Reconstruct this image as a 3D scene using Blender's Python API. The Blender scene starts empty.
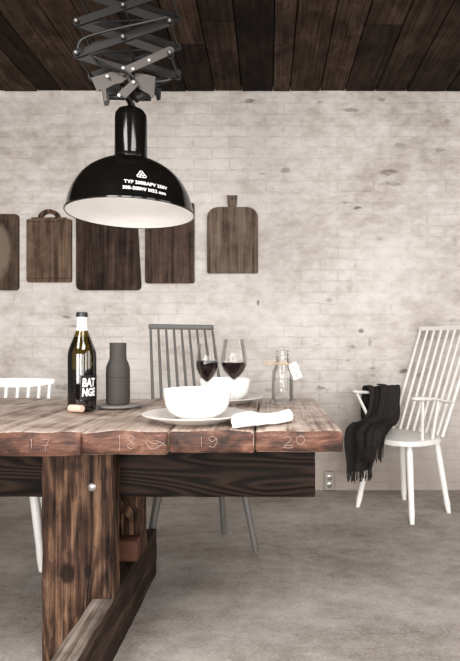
import bpy, bmesh, math, random
from mathutils import Vector, Matrix, noise
random.seed(7)
R = math.radians
PI = math.pi
scene = bpy.context.scene
COL = scene.collection
F = 530.0            # focal length in pixels of a 460 px wide frame
CAMZ = 0.935

# ------------------------------------------------------------------ materials
def mat(name):
    m = bpy.data.materials.new(name); m.use_nodes = True
    nt = m.node_tree
    return m, nt, nt.nodes['Principled BSDF']

def N(nt, kind, **kw):
    n = nt.nodes.new(kind)
    for k, v in kw.items(): setattr(n, k, v)
    return n

def ramp(nt, stops, interp='LINEAR'):
    r = N(nt, 'ShaderNodeValToRGB'); cr = r.color_ramp; cr.interpolation = interp
    while len(cr.elements) < len(stops): cr.elements.new(0.5)
    for e, (p, c) in zip(cr.elements, stops):
        e.position = p; e.color = (c[0], c[1], c[2], 1) if not isinstance(c, (int, float)) else (c, c, c, 1)
    return r

def mixc(nt, fac, a, b, mode='MIX'):
    m = N(nt, 'ShaderNodeMix', data_type='RGBA', blend_type=mode)
    for sock, v in ((0, fac), (6, a), (7, b)):
        if isinstance(v, (int, float)): m.inputs[sock].default_value = v
        elif isinstance(v, (tuple, list)): m.inputs[sock].default_value = (*v, 1)
        else: nt.links.new(v, m.inputs[sock])
    return m.outputs[2]

def mth(nt, op, a, b=0.0, clamp=False):
    m = N(nt, 'ShaderNodeMath', operation=op); m.use_clamp = clamp
    for i, v in enumerate((a, b)):
        if isinstance(v, (int, float)): m.inputs[i].default_value = v
        else: nt.links.new(v, m.inputs[i])
    return m.outputs[0]

def coords(nt, scale=(1, 1, 1), loc=(0, 0, 0)):
    tc = N(nt, 'ShaderNodeTexCoord'); mp = N(nt, 'ShaderNodeMapping')
    mp.inputs['Scale'].default_value = scale; mp.inputs['Location'].default_value = loc
    nt.links.new(tc.outputs['Object'], mp.inputs['Vector'])
    return mp.outputs[0]

def noisen(nt, vec, scale, detail=4, rough=0.6, dist=0.0):
    n = N(nt, 'ShaderNodeTexNoise')
    n.inputs['Scale'].default_value = scale; n.inputs['Detail'].default_value = detail
    n.inputs['Roughness'].default_value = rough; n.inputs['Distortion'].default_value = dist
    nt.links.new(vec, n.inputs['Vector'])
    return n.outputs['Fac']

def bump(nt, bs, h, strength, dist=0.002):
    b = N(nt, 'ShaderNodeBump'); b.inputs['Strength'].default_value = strength
    b.inputs['Distance'].default_value = dist
    nt.links.new(h, b.inputs['Height']); nt.links.new(b.outputs[0], bs.inputs['Normal'])

def plain(name, col, rough=0.5, metal=0.0, spec=0.5, coat=0.0):
    m, nt, bs = mat(name)
    bs.inputs['Base Color'].default_value = (*col, 1)
    bs.inputs['Roughness'].default_value = rough; bs.inputs['Metallic'].default_value = metal
    bs.inputs['Specular IOR Level'].default_value = spec
    bs.inputs['Coat Weight'].default_value = coat
    v = coords(nt)
    n = noisen(nt, v, 60, 3)
    c = mixc(nt, n, tuple(x*0.93 for x in col), tuple(min(1, x*1.05) for x in col))
    nt.links.new(c, bs.inputs['Base Color'])
    return m

def wood(name, dark, mid, light, axis='Z', fine=70, rough=0.7, bstr=0.6, blotch=2.5, seed=0.0, spec=0.3, contrast=(0.32, 0.5, 0.68), rings=0.0):
    m, nt, bs = mat(name)
    sc = {'X': (1.6, fine, fine), 'Y': (fine, 1.6, fine), 'Z': (fine, fine, 1.6)}[axis]
    v = coords(nt, sc, (seed, seed*1.7, seed*0.6))
    g = noisen(nt, v, 1.0, 6, 0.65, 0.6)
    sc2 = tuple(x*0.28 if x > 2 else x*0.9 for x in sc)
    g2 = noisen(nt, coords(nt, sc2, (seed+3, 1, 2)), 1.0, 4, 0.6, 1.2)
    b = noisen(nt, coords(nt, (1, 1, 1), (seed, 2, 5)), blotch, 4, 0.6, 0.3)
    s = mth(nt, 'ADD', mth(nt, 'MULTIPLY', g, 0.5), mth(nt, 'MULTIPLY', g2, 0.28))
    s = mth(nt, 'ADD', s, mth(nt, 'MULTIPLY', b, 0.22))
    if rings:
        q = {'X': (1.3, 5, 9), 'Y': (9, 1.3, 5), 'Z': (9, 5, 1.3)}[axis]
        rn = noisen(nt, coords(nt, q, (seed, seed, seed)), 1.0, 1.5, 0.45, 0.2)
        wv = mth(nt, 'MULTIPLY', mth(nt, 'ADD', mth(nt, 'SINE', mth(nt, 'MULTIPLY', rn, 85.0)), 1.0), 0.5)
        s = mth(nt, 'ADD', mth(nt, 'MULTIPLY', s, 1-rings), mth(nt, 'MULTIPLY', wv, rings))
    r = ramp(nt, [(contrast[0], dark), (contrast[1], mid), (contrast[2], light)])
    nt.links.new(s, r.inputs[0]); nt.links.new(r.outputs[0], bs.inputs['Base Color'])
    bs.inputs['Roughness'].default_value = rough
    bs.inputs['Specular IOR Level'].default_value = spec*.35
    bump(nt, bs, s, bstr, 0.004)
    return m

def thin_glass(name, tint=(0.985, 0.985, 0.98), edge=(0.62, 0.62, 0.61), spec=1.0):
    m, nt, bs = mat(name); nt.nodes.remove(bs)
    out = nt.nodes['Material Output']
    lw = N(nt, 'ShaderNodeLayerWeight'); lw.inputs['Blend'].default_value = 0.35
    r = ramp(nt, [(0.0, tint), (0.62, tint), (0.88, tuple((a*2+b)/3 for a, b in zip(tint, edge))), (1.0, edge)])
    nt.links.new(lw.outputs['Facing'], r.inputs[0])
    tr = N(nt, 'ShaderNodeBsdfTransparent'); nt.links.new(r.outputs[0], tr.inputs[0])
    gl = N(nt, 'ShaderNodeBsdfGlossy'); gl.inputs['Roughness'].default_value = 0.03
    fr = N(nt, 'ShaderNodeFresnel'); fr.inputs['IOR'].default_value = 1.45
    f = mth(nt, 'MULTIPLY', fr.outputs[0], spec, True)
    mx = N(nt, 'ShaderNodeMixShader'); nt.links.new(f, mx.inputs[0])
    nt.links.new(tr.outputs[0], mx.inputs[1]); nt.links.new(gl.outputs[0], mx.inputs[2])
    nt.links.new(mx.outputs[0], out.inputs[0])
    return m

M = {}
M['white_paint'] = plain('white_paint', (0.80, 0.78, 0.75), 0.38)
M['grey_paint'] = plain('grey_paint', (0.115, 0.108, 0.10), 0.45)
M['porcelain'] = plain('porcelain', (0.90, 0.89, 0.87), 0.14, spec=0.5, coat=0.5)
M['stoneware'] = plain('stoneware', (0.66, 0.62, 0.58), 0.35)
M['enamel_black'] = plain('enamel_black', (0.004, 0.0035, 0.003), 0.12, spec=0.4)
M['enamel_white'] = plain('enamel_white', (0.93, 0.915, 0.90), 0.2)
M['steel_dark'] = plain('steel_dark', (0.010, 0.009, 0.008), 0.45, 0.2)
M['steel_arm'] = plain('steel_arm', (0.010, 0.0085, 0.0075), 0.45, 0.0, .35)
M['steel'] = plain('steel', (0.075, 0.065, 0.058), 0.45, 0.35)
M['steel_light'] = plain('steel_light', (0.42, 0.40, 0.38), 0.35, 0.8)
M['marking'] = plain('marking', (0.82, 0.80, 0.78), 0.5)
M['chalk'] = plain('chalk', (0.46, 0.34, 0.29), 0.9)
M['rubber_grey'] = plain('rubber_grey', (0.050, 0.045, 0.041), 0.6, spec=.2)
M['slate'] = plain('slate', (0.20, 0.185, 0.175), 0.5, spec=.3)
M['capsule'] = plain('capsule', (0.80, 0.76, 0.73), 0.45)
M['black'] = plain('black', (0.01, 0.009, 0.009), 0.4)
M['wine'] = plain('wine', (0.005, 0.001, 0.0015), 0.1, spec=.2)
M['linen'] = plain('linen', (0.86, 0.84, 0.80), 0.9, spec=0.1)
M['twine'] = plain('twine', (0.40, 0.31, 0.22), 0.9)
M['paper'] = plain('paper', (0.86, 0.82, 0.77), 0.8)
M['ink'] = plain('ink', (0.10, 0.08, 0.07), 0.8)
M['plastic_beige'] = plain('plastic_beige', (0.30, 0.27, 0.24), 0.5)
M['window_paint'] = plain('window_paint', (0.5, 0.48, 0.45), 0.5)
M['glass'] = thin_glass('clear_glass', spec=.45)
M['flask_glass'] = thin_glass('flask_glass', (0.985, 0.985, 0.98), (0.42, 0.41, 0.40), .5)
M['water'] = thin_glass('water', (0.985, 0.985, 0.98), (0.40, 0.40, 0.39), 0.4)
M['bottle_glass'] = thin_glass('bottle_glass', (0.33, 0.28, 0.10), (0.03, 0.025, 0.008), 2.2)

def cork_mat():
    m, nt, bs = mat('cork')
    n = noisen(nt, coords(nt), 220, 3)
    r = ramp(nt, [(0.3, (0.40, 0.24, 0.17)), (0.5, (0.70, 0.47, 0.36)), (0.8, (0.80, 0.60, 0.48))])
    nt.links.new(n, r.inputs[0]); nt.links.new(r.outputs[0], bs.inputs['Base Color'])
    bs.inputs['Roughness'].default_value = 0.9
    return m
M['cork'] = cork_mat()

def knit():
    m, nt, bs = mat('scarf_knit')
    w = noisen(nt, coords(nt, (220, 220, 220)), 1.0, 3)
    r = ramp(nt, [(0.3, (0.016, 0.014, 0.013)), (0.7, (0.040, 0.035, 0.033))])
    nt.links.new(w, r.inputs[0]); nt.links.new(r.outputs[0], bs.inputs['Base Color'])
    bs.inputs['Roughness'].default_value = 1.0; bs.inputs['Specular IOR Level'].default_value = 0.05
    bump(nt, bs, w, 0.9, 0.003)
    return m
M['knit'] = knit()

# woods
M['leg_wood'] = wood('leg_wood', (0.007, 0.004, 0.003), (0.052, 0.027, 0.017), (0.24, 0.138, 0.084), 'Z', 85, 0.62, 1.0, 9.0, 1.0, 0.35, (0.40, 0.5, 0.64), 0.07)
def knots(m, spots):      # dark knots and pits in the timber
    nt = m.node_tree; bs = nt.nodes['Principled BSDF']; src = bs.inputs['Base Color'].links[0].from_socket
    tc = N(nt, 'ShaderNodeTexCoord'); sp = N(nt, 'ShaderNodeSeparateXYZ'); nt.links.new(tc.outputs['Object'], sp.inputs[0])
    n = noisen(nt, coords(nt), 45, 4, .65); tot = None
    for (x, z, rx, rz, st) in spots:
        dx = mth(nt, 'DIVIDE', mth(nt, 'SUBTRACT', sp.outputs[0], x), rx); dz = mth(nt, 'DIVIDE', mth(nt, 'SUBTRACT', sp.outputs[2], z), rz)
        d = mth(nt, 'ADD', mth(nt, 'MULTIPLY', dx, dx), mth(nt, 'MULTIPLY', dz, dz))
        v = mth(nt, 'MULTIPLY', mth(nt, 'MULTIPLY', mth(nt, 'SUBTRACT', mth(nt, 'ADD', n, .9), d), 1.2, True), st)
        tot = v if tot is None else mth(nt, 'MAXIMUM', tot, v)
    pit = ramp(nt, [(.60, 0.0), (.68, .8)]); nt.links.new(noisen(nt, coords(nt, (130, 130, 40), (4, 4, 4)), 1, 4, .7), pit.inputs[0])
    tot = mth(nt, 'MAXIMUM', tot, pit.outputs[0])
    nt.links.new(mixc(nt, tot, src, (.008, .005, .004)), bs.inputs['Base Color'])
knots(M['leg_wood'], [(.004, .264, .022, .030, .85), (.066, .270, .011, .024, .9), (.02, .58, .03, .012, .5)])
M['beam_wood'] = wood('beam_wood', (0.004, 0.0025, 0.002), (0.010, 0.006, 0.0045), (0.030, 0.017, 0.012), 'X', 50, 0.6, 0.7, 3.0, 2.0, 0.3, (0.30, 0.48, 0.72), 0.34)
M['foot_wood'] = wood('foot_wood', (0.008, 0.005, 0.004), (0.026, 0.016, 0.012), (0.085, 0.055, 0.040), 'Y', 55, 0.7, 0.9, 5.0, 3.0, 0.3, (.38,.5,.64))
M['block_wood'] = wood('block_wood', (0.03, 0.012, 0.008), (0.10, 0.045, 0.030), (0.17, 0.085, 0.055), 'X', 50, 0.6, 0.5, 4.0, 4.0)

def top_wood():
    m, nt, bs = mat('tabletop_wood')
    v = coords(nt, (60, 2.2, 60)); g = noisen(nt, v, 1, 6, 0.65, 0.8)
    b = noisen(nt, coords(nt, (1, 1, 1), (2, 2, 5)), 6.0, 6, 0.65, 0.8)
    s = mth(nt, 'ADD', mth(nt, 'MULTIPLY', g, 0.5), mth(nt, 'MULTIPLY', b, 0.5))
    r = ramp(nt, [(0.37, (0.06, 0.035, 0.024)), (0.455, (0.20, 0.135, 0.098)), (0.52, (0.38, 0.29, 0.235)), (0.64, (0.58, 0.49, 0.43))])
    nt.links.new(s, r.inputs[0]); nt.links.new(r.outputs[0], bs.inputs['Base Color'])
    bs.inputs['Roughness'].default_value = 0.42; bs.inputs['Specular IOR Level'].default_value = 0.5
    bump(nt, bs, s, 0.6, 0.003)
    return m
M['top_wood'] = top_wood()

def end_paint():
    m, nt, bs = mat('plank_end_red')
    a = noisen(nt, coords(nt, (6, 6, 10)), 1.6, 6, 0.65, 0.5)
    g = noisen(nt, coords(nt, (20, 20, 160), (3, 3, 3)), 1.0, 4, 0.6, 0.6)
    s = mth(nt, 'ADD', mth(nt, 'MULTIPLY', a, 0.75), mth(nt, 'MULTIPLY', g, 0.25))
    r = ramp(nt, [(0.39, (0.014, 0.008, 0.006)), (0.47, (0.054, 0.023, 0.015)), (0.54, (0.108, 0.046, 0.029)), (0.64, (0.21, 0.110, 0.075))])
    nt.links.new(s, r.inputs[0]); nt.links.new(r.outputs[0], bs.inputs['Base Color'])
    bs.inputs['Roughness'].default_value = 0.5; bs.inputs['Specular IOR Level'].default_value = 0.25
    bump(nt, bs, s, 0.5, 0.004)
    return m
M['end_paint'] = end_paint()

def brick_wall():
    m, nt, bs = mat('whitewashed_brick')
    tc = N(nt, 'ShaderNodeTexCoord'); sep = N(nt, 'ShaderNodeSeparateXYZ'); nt.links.new(tc.outputs['Object'], sep.inputs[0])
    X, Z = sep.outputs[0], sep.outputs[2]
    obj = tc.outputs['Object']
    wob = noisen(nt, obj, 4.0, 3, 0.6); wob2 = noisen(nt, coords(nt, (1, 1, 1), (5, 5, 5)), 14.0, 3, 0.6)
    cx = N(nt, 'ShaderNodeCombineXYZ')
    nt.links.new(mth(nt, 'ADD', X, mth(nt, 'MULTIPLY', wob, 0.03)), cx.inputs[0])
    nt.links.new(mth(nt, 'ADD', Z, mth(nt, 'ADD', mth(nt, 'MULTIPLY', wob, 0.030), mth(nt, 'MULTIPLY', wob2, 0.016))), cx.inputs[1])
    br = N(nt, 'ShaderNodeTexBrick'); nt.links.new(cx.outputs[0], br.inputs['Vector'])
    br.inputs['Scale'].default_value = 1.0; br.inputs['Brick Width'].default_value = 0.235; br.inputs['Row Height'].default_value = 0.073
    br.inputs['Mortar Size'].default_value = 0.009; br.inputs['Mortar Smooth'].default_value = 1.0
    br.inputs['Color1'].default_value = (0, 0, 0, 1); br.inputs['Color2'].default_value = (1, 1, 1, 1); br.inputs['Mortar'].default_value = (0.5, 0.5, 0.5, 1)
    mort = br.outputs['Fac']; bcol = br.outputs['Color']
    # large soft soiling
    big = noisen(nt, coords(nt, (1, 1, 1.4), (8.3, 0, 2.1)), 1.3, 6, 0.6, 0.0)
    midn = noisen(nt, coords(nt, (1, 1, 1.7), (1.3, 0, 7.1)), 9.0, 8, 0.75, 0.0)
    s = mth(nt, 'ADD', mth(nt, 'MULTIPLY', big, 0.55), mth(nt, 'MULTIPLY', midn, 0.45))
    base = ramp(nt, [(0.37, (0.40, 0.352, 0.315)), (0.46, (0.56, 0.513, 0.472)), (0.53, (0.66, 0.617, 0.58)), (0.64, (0.75, 0.715, 0.68))])
    nt.links.new(s, base.inputs[0])
    c = mixc(nt, 0.035, base.outputs[0], bcol, 'OVERLAY')
    pat = noisen(nt, coords(nt, (1, 1, 1), (3, 3, 9)), 2.2, 4, 0.7)
    pr = ramp(nt, [(0.40, 0.0), (0.62, 1.0)]); nt.links.new(pat, pr.inputs[0])
    mf = mth(nt, 'MULTIPLY', mth(nt, 'MULTIPLY', mort, 0.30), pr.outputs[0])
    c = mixc(nt, mf, c, (0.36, 0.32, 0.285))
    # chipped patches, procedural
    chip = noisen(nt, coords(nt, (1, 1, 1.9), (4.4, 0, 0.6)), 7.5, 5, 0.62, 0.6)
    cr = ramp(nt, [(0.685, 0.0), (0.74, 1.0)]); nt.links.new(chip, cr.inputs[0])
    # patches where the limewash has come off
    dn = noisen(nt, coords(nt, (1, 1, 2.0), (0, 0, 3)), 22.0, 5, 0.7)
    tot = mth(nt, 'MULTIPLY', cr.outputs[0], 0.55)
    chips = [(251,101,9,3,.8),(321,102,5,2,.8),(352,110,14,2.2,.6),(285,170,8,4,.55),(262,174,6,2,.4),(388,172,12,4,.8),(392,184,16,3,.6),
             (358,208,6,2.5,.9),(381,100,5,3,.5),(346,203,4,2,.6),(401,145,8,3,.4),(440,150,9,3,.5),(447,122,3,5,.4),(378,239,6,3,.35),
             (361,331,4,3,.8),(370,342,3,6,.45),(351,347,5,3,.5),(403,371,7,3,.9),(371,368,6,2,.7),(373,376,3,1.5,.6),(348,360,3,2,.4),
             (320,388,7,3,.7),(66,317,6,2,.8),(75,326,8,2,.6),(258,303,2,4,.8),(330,300,5,3,.4),(64,387,12,4,.6),(45,398,30,3,.35),
             (340,440,10,8,.5),(420,375,4,3,.5),(345,470,14,8,.35),(452,320,5,3,.4),(270,390,8,3,.3),(350,285,5,12,.25),(455,240,4,7,.3)]
    for (px, py, rx, ry, st) in chips:
        wx = (px-268)/153.2; wz = CAMZ-(py-347)/153.2; rx = rx/153.2; ry = ry/153.2
        dx = mth(nt, 'DIVIDE', mth(nt, 'SUBTRACT', X, wx), rx); dz = mth(nt, 'DIVIDE', mth(nt, 'SUBTRACT', Z, wz), ry)
        d = mth(nt, 'ADD', mth(nt, 'MULTIPLY', dx, dx), mth(nt, 'MULTIPLY', dz, dz))
        v = mth(nt, 'SUBTRACT', 1.35, mth(nt, 'ADD', mth(nt, 'MULTIPLY', d, 0.55), mth(nt, 'MULTIPLY', dn, 1.9)), False)
        v = mth(nt, 'MULTIPLY', mth(nt, 'MULTIPLY', v, 2.6, True), st)
        tot = mth(nt, 'MAXIMUM', tot, v)
    c = mixc(nt, tot, c, (0.17, 0.135, 0.11))
    # damp band near the floor
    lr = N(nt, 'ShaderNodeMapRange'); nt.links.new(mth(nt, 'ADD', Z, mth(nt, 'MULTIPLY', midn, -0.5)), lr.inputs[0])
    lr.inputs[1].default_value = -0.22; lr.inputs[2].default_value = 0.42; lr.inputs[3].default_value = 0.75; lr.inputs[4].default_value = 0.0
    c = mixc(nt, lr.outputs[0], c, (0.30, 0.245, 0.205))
    nt.links.new(c, bs.inputs['Base Color'])
    bs.inputs['Roughness'].default_value = 0.8; bs.inputs['Specular IOR Level'].default_value = 0.2
    lump = noisen(nt, coords(nt, (1, 1, 1.6), (9, 0, 3)), 20.0, 6, 0.7, 0.0)
    mm = mth(nt, 'MULTIPLY', mort, mth(nt, 'ADD', mth(nt, 'MULTIPLY', pr.outputs[0], 0.5), 0.35))
    h = mth(nt, 'ADD', mth(nt, 'MULTIPLY', mm, -0.75), mth(nt, 'ADD', mth(nt, 'MULTIPLY', lump, 1.6), mth(nt, 'MULTIPLY', dn, 0.5)))
    h = mth(nt, 'ADD', h, mth(nt, 'MULTIPLY', tot, -0.6))
    bump(nt, bs, h, 0.45, 0.012)
    return m
M['brick'] = brick_wall()

def plaster():
    m, nt, bs = mat('side_wall_plaster')
    s = noisen(nt, coords(nt), 2.0, 6, 0.7)
    r = ramp(nt, [(0.3, (0.12, 0.10, 0.085)), (0.7, (0.22, 0.19, 0.165))]); nt.links.new(s, r.inputs[0])
    nt.links.new(r.outputs[0], bs.inputs['Base Color']); bs.inputs['Roughness'].default_value = 0.9
    return m
M['plaster'] = plaster()

def concrete():
    m, nt, bs = mat('floor_concrete')
    a = noisen(nt, coords(nt, (1, 1.6, 1), (3.1, 1.2, 0)), 1.3, 8, 0.62, 0.0)
    b = noisen(nt, coords(nt, (1, 1.4, 1), (7, 1, 0)), 11.0, 9, 0.78, 0.0)
    f = noisen(nt, coords(nt), 90, 3, 0.6)
    s = mth(nt, 'ADD', mth(nt, 'ADD', mth(nt, 'MULTIPLY', a, 0.46), mth(nt, 'MULTIPLY', b, 0.34)), mth(nt, 'MULTIPLY', f, 0.20))
    r = ramp(nt, [(0.37, (0.13, 0.108, 0.09)), (0.45, (0.235, 0.205, 0.180)), (0.51, (0.315, 0.284, 0.256)), (0.58, (0.40, 0.37, 0.34)), (0.66, (0.50, 0.47, 0.435))])
    nt.links.new(s, r.inputs[0])
    # small dark specks and pale splashes
    v = N(nt, 'ShaderNodeTexVoronoi'); v.inputs['Scale'].default_value = 9.0; nt.links.new(coords(nt, (1, 1, 1)), v.inputs['Vector'])
    sp = ramp(nt, [(0.0, 1.0), (0.06, 0.7), (0.09, 0.0)]); nt.links.new(v.outputs['Distance'], sp.inputs[0])
    sel = ramp(nt, [(0.50, 0.0), (0.6, 1.0)]); nt.links.new(b, sel.inputs[0])
    c = mixc(nt, mth(nt, 'MULTIPLY', mth(nt, 'MULTIPLY', sp.outputs[0], sel.outputs[0]), 0.6), r.outputs[0], (0.045, 0.035, 0.028))
    sp2 = noisen(nt, coords(nt, (1, 1.5, 1), (11, 4, 0)), 13, 4, 0.6)
    s2 = ramp(nt, [(0.67, 0.0), (0.74, 0.5)]); nt.links.new(sp2, s2.inputs[0])
    c = mixc(nt, s2.outputs[0], c, (0.36, 0.33, 0.30))
    nt.links.new(c, bs.inputs['Base Color'])
    bs.inputs['Roughness'].default_value = 0.62; bs.inputs['Specular IOR Level'].default_value = 0.35
    bump(nt, bs, s, 0.35, 0.01)
    return m
M['concrete'] = concrete()

def ceiling_mat():
    m, nt, bs = mat('ceiling_boards')
    at = N(nt, 'ShaderNodeAttribute', attribute_name='tone')
    g = noisen(nt, coords(nt, (70, 2.0, 70)), 1, 6, 0.65, 0.7)
    b = noisen(nt, coords(nt, (1, 0.6, 1), (2, 7, 1)), 7, 5, 0.7, 0.6)
    s = mth(nt, 'ADD', mth(nt, 'MULTIPLY', g, 0.5), mth(nt, 'MULTIPLY', b, 0.5))
    r = ramp(nt, [(0.38, (0.012, 0.007, 0.005)), (0.5, (0.046, 0.029, 0.021)), (0.62, (0.10, 0.069, 0.052))])
    nt.links.new(s, r.inputs[0])
    c = mixc(nt, 1.0, r.outputs[0], at.outputs['Color'], 'MULTIPLY')
    nt.links.new(c, bs.inputs['Base Color']); bs.inputs['Roughness'].default_value = 0.7
    bs.inputs['Specular IOR Level'].default_value = 0.08
    bump(nt, bs, s, 0.7, 0.004)
    return m
M['ceiling'] = ceiling_mat()

def board_mat(name, c0, c1, c2, seed, worn=None):
    m = wood(name, c0, c1, c2, 'Z', 55, 0.62, 0.35, 14.0, seed, 0.3, (0.40, 0.5, 0.62))
    if worn:   # pale scrubbed middle of the board, a stain with its own ragged outline
        nt = m.node_tree; bs = nt.nodes['Principled BSDF']; src = bs.inputs['Base Color'].links[0].from_socket
        tc = N(nt, 'ShaderNodeTexCoord'); sp = N(nt, 'ShaderNodeSeparateXYZ'); nt.links.new(tc.outputs['Object'], sp.inputs[0])
        dx = mth(nt, 'DIVIDE', mth(nt, 'SUBTRACT', sp.outputs[0], worn[0]), worn[2]); dz = mth(nt, 'DIVIDE', mth(nt, 'SUBTRACT', sp.outputs[2], worn[1]), worn[3])
        d = mth(nt, 'ADD', mth(nt, 'MULTIPLY', dx, dx), mth(nt, 'MULTIPLY', dz, dz))
        n = noisen(nt, coords(nt, (1, 1, .5), (seed, 0, 0)), 14, 4, .6)
        r = ramp(nt, [(.35, 0.0), (.8, 1.0)]); nt.links.new(mth(nt, 'SUBTRACT', mth(nt, 'ADD', 0.75, n), d), r.inputs[0])
        nt.links.new(mixc(nt, mth(nt, 'MULTIPLY', r.outputs[0], .6), src, worn[4]), bs.inputs['Base Color'])
    return m

# ------------------------------------------------------------------ mesh helpers
def finish(name, bm, material, parent=None, smooth=False, loc=(0, 0, 0), rot=(0, 0, 0), angle=35):
    me = bpy.data.meshes.new(name)
    bmesh.ops.recalc_face_normals(bm, faces=bm.faces)
    bm.to_mesh(me); bm.free()
    mats = material if isinstance(material, (list, tuple)) else [material]
    for m in mats: me.materials.append(m)
    if smooth:
        me.shade_smooth()
        me.set_sharp_from_angle(angle=R(angle))
    o = bpy.data.objects.new(name, me); COL.objects.link(o)
    o.location = loc; o.rotation_euler = rot
    if parent: o.parent = parent
    return o

def tag(o, label=None, cat=None, group=None, kind=None):
    if label: o['label'] = label
    if cat: o['category'] = cat
    if group: o['group'] = group
    if kind: o['kind'] = kind
    return o

def thing(name, label, cat, loc=(0, 0, 0), rotz=0.0, group=None):
    o = bpy.data.objects.new(name, None); COL.objects.link(o)
    o.empty_display_size = 0.05
    o.location = loc; o.rotation_euler = (0, 0, rotz)
    return tag(o, label, cat, group)

def copy_tree(o, parent=None):
    c = o.copy(); COL.objects.link(c)
    if parent: c.parent = parent
    for ch in list(o.children): copy_tree(ch, c)
    return c

def axis_list(a, b, n, r):
    L = [a, a+0.3*r, a+r]
    for i in range(1, n): L.append(a+r+(b-a-2*r)*i/n)
    return L+[b-r, b-0.3*r, b]

def rbox(x0, x1, y0, y1, z0, z1, r=0.004, n=(2, 2, 2), warp=None, bm=None):
    """rounded box with grid faces; warp(Vector)->Vector moves points"""
    bm = bm or bmesh.new()
    ax = [axis_list(x0, x1, n[0], r), axis_list(y0, y1, n[1], r), axis_list(z0, z1, n[2], r)]
    lo = Vector((x0+r, y0+r, z0+r)); hi = Vector((x1-r, y1-r, z1-r))
    cache = {}
    def vert(i, j, k):
        key = (i, j, k)
        if key not in cache:
            p = Vector((ax[0][i], ax[1][j], ax[2][k]))
            q = Vector([min(max(p[a], lo[a]), hi[a]) for a in range(3)])
            d = p-q
            if d.length > 1e-9:
                p = q+d.normalized()*r
            if warp: p = warp(p)
            cache[key] = bm.verts.new(p)
        return cache[key]
    I, J, K = [len(a)-1 for a in ax]
    for (U, V, mk) in ((I, J, lambda u, v, s: (u, v, K if s else 0)), (I, K, lambda u, v, s: (u, J if s else 0, v)), (J, K, lambda u, v, s: (I if s else 0, u, v))):
        for s in (0, 1):
            for u in range(U):
                for v in range(V):
                    bm.faces.new([vert(*mk(u, v, s)), vert(*mk(u+1, v, s)), vert(*mk(u+1, v+1, s)), vert(*mk(u, v+1, s))])
    return bm

def rough(amp, freq, seed=0.0):
    def w(p):
        return p+noise.noise_vector(p*freq+Vector((seed, seed*2, seed*3)))*amp
    return w

def lathe(prof, segs=48, bm=None, close=False, c=(0, 0, 0)):
    bm = bm or bmesh.new(); rings = []
    for (r, z) in prof:
        if r < 1e-5: rings.append([bm.verts.new((c[0], c[1], c[2]+z))])
        else: rings.append([bm.verts.new((c[0]+r*math.cos(2*PI*i/segs), c[1]+r*math.sin(2*PI*i/segs), c[2]+z)) for i in range(segs)])
    pairs = list(zip(rings, rings[1:]))
    if close: pairs.append((rings[-1], rings[0]))
    for a, b in pairs:
        for i in range(segs):
            j = (i+1) % segs
            if len(a) == 1 and len(b) == 1: continue
            if len(a) == 1: bm.faces.new((a[0], b[i], b[j]))
            elif len(b) == 1: bm.faces.new((a[i], b[0], a[j]))
            else: bm.faces.new((a[i], b[i], b[j], a[j]))
    return bm

def tube(pts, rad, segs=12, bm=None, cap=True, flat=1.0):
    bm = bm or bmesh.new(); pts = [Vector(p) for p in pts]
    n = len(pts); rads = rad if isinstance(rad, (list, tuple)) else [rad]*n
    rings = []; up = None
    for i, p in enumerate(pts):
        t = (pts[min(i+1, n-1)]-pts[max(i-1, 0)]).normalized()
        if up is None: up = Vector((0, 0, 1)) if abs(t.z) < 0.9 else Vector((1, 0, 0))
        a = t.cross(up)
        if a.length < 1e-6: a = t.orthogonal()
        a.normalize(); b = a.cross(t).normalized(); up = b
        rings.append([bm.verts.new(p+a*rads[i]*math.cos(2*PI*k/segs)+b*rads[i]*flat*math.sin(2*PI*k/segs)) for k in range(segs)])
    for r0, r1 in zip(rings, rings[1:]):
        for k in range(segs):
            j = (k+1) % segs
            bm.faces.new((r0[k], r0[j], r1[j], r1[k]))
    if cap: bm.faces.new(rings[0]); bm.faces.new(rings[-1])
    return bm

def prism(outline, y0, y1, bevel=0.0, bm=None, axis='Y'):
    """outline in (x,z) extruded along y"""
    bm = bm or bmesh.new()
    f = lambda p, y: {'Y': (p[0], y, p[1]), 'Z': (p[0], p[1], y), 'X': (y, p[0], p[1])}[axis]
    a = [bm.verts.new(f(p, y0)) for p in outline]; b = [bm.verts.new(f(p, y1)) for p in outline]
    n = len(outline)
    fa = bm.faces.new(a); fb = bm.faces.new(b)
    for i in range(n):
        j = (i+1) % n
        bm.faces.new((a[i], a[j], b[j], b[i]))
    if bevel:
        ed = [e for e in bm.edges if (e.verts[0] in a and e.verts[1] in a) or (e.verts[0] in b and e.verts[1] in b)]
        bmesh.ops.bevel(bm, geom=ed, offset=bevel, segments=2, affect='EDGES', clamp_overlap=True)
    return bm

def merge(bm, other, mtx=None):
    me = bpy.data.meshes.new('tmp'); other.to_mesh(me); other.free()
    if mtx: me.transform(mtx)
    bm.from_mesh(me); bpy.data.meshes.remove(me)
    return bm

def text_bm(s, size, extrude=0.0004, bold=0.0, squash=1.0):
    cu = bpy.data.curves.new('t', 'FONT'); cu.body = s; cu.size = size; cu.extrude = extrude; cu.offset = bold
    cu.align_x = 'CENTER'; cu.align_y = 'CENTER'; cu.resolution_u = 3
    o = bpy.data.objects.new('t', cu); COL.objects.link(o)
    dg = bpy.context.evaluated_depsgraph_get(); dg.update()
    me = bpy.data.meshes.new_from_object(o.evaluated_get(dg), depsgraph=dg)
    bm = bmesh.new(); bm.from_mesh(me)
    bmesh.ops.triangulate(bm, faces=bm.faces)
    bpy.data.meshes.remove(me); bpy.data.objects.remove(o); bpy.data.curves.remove(cu)
    return bm

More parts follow.
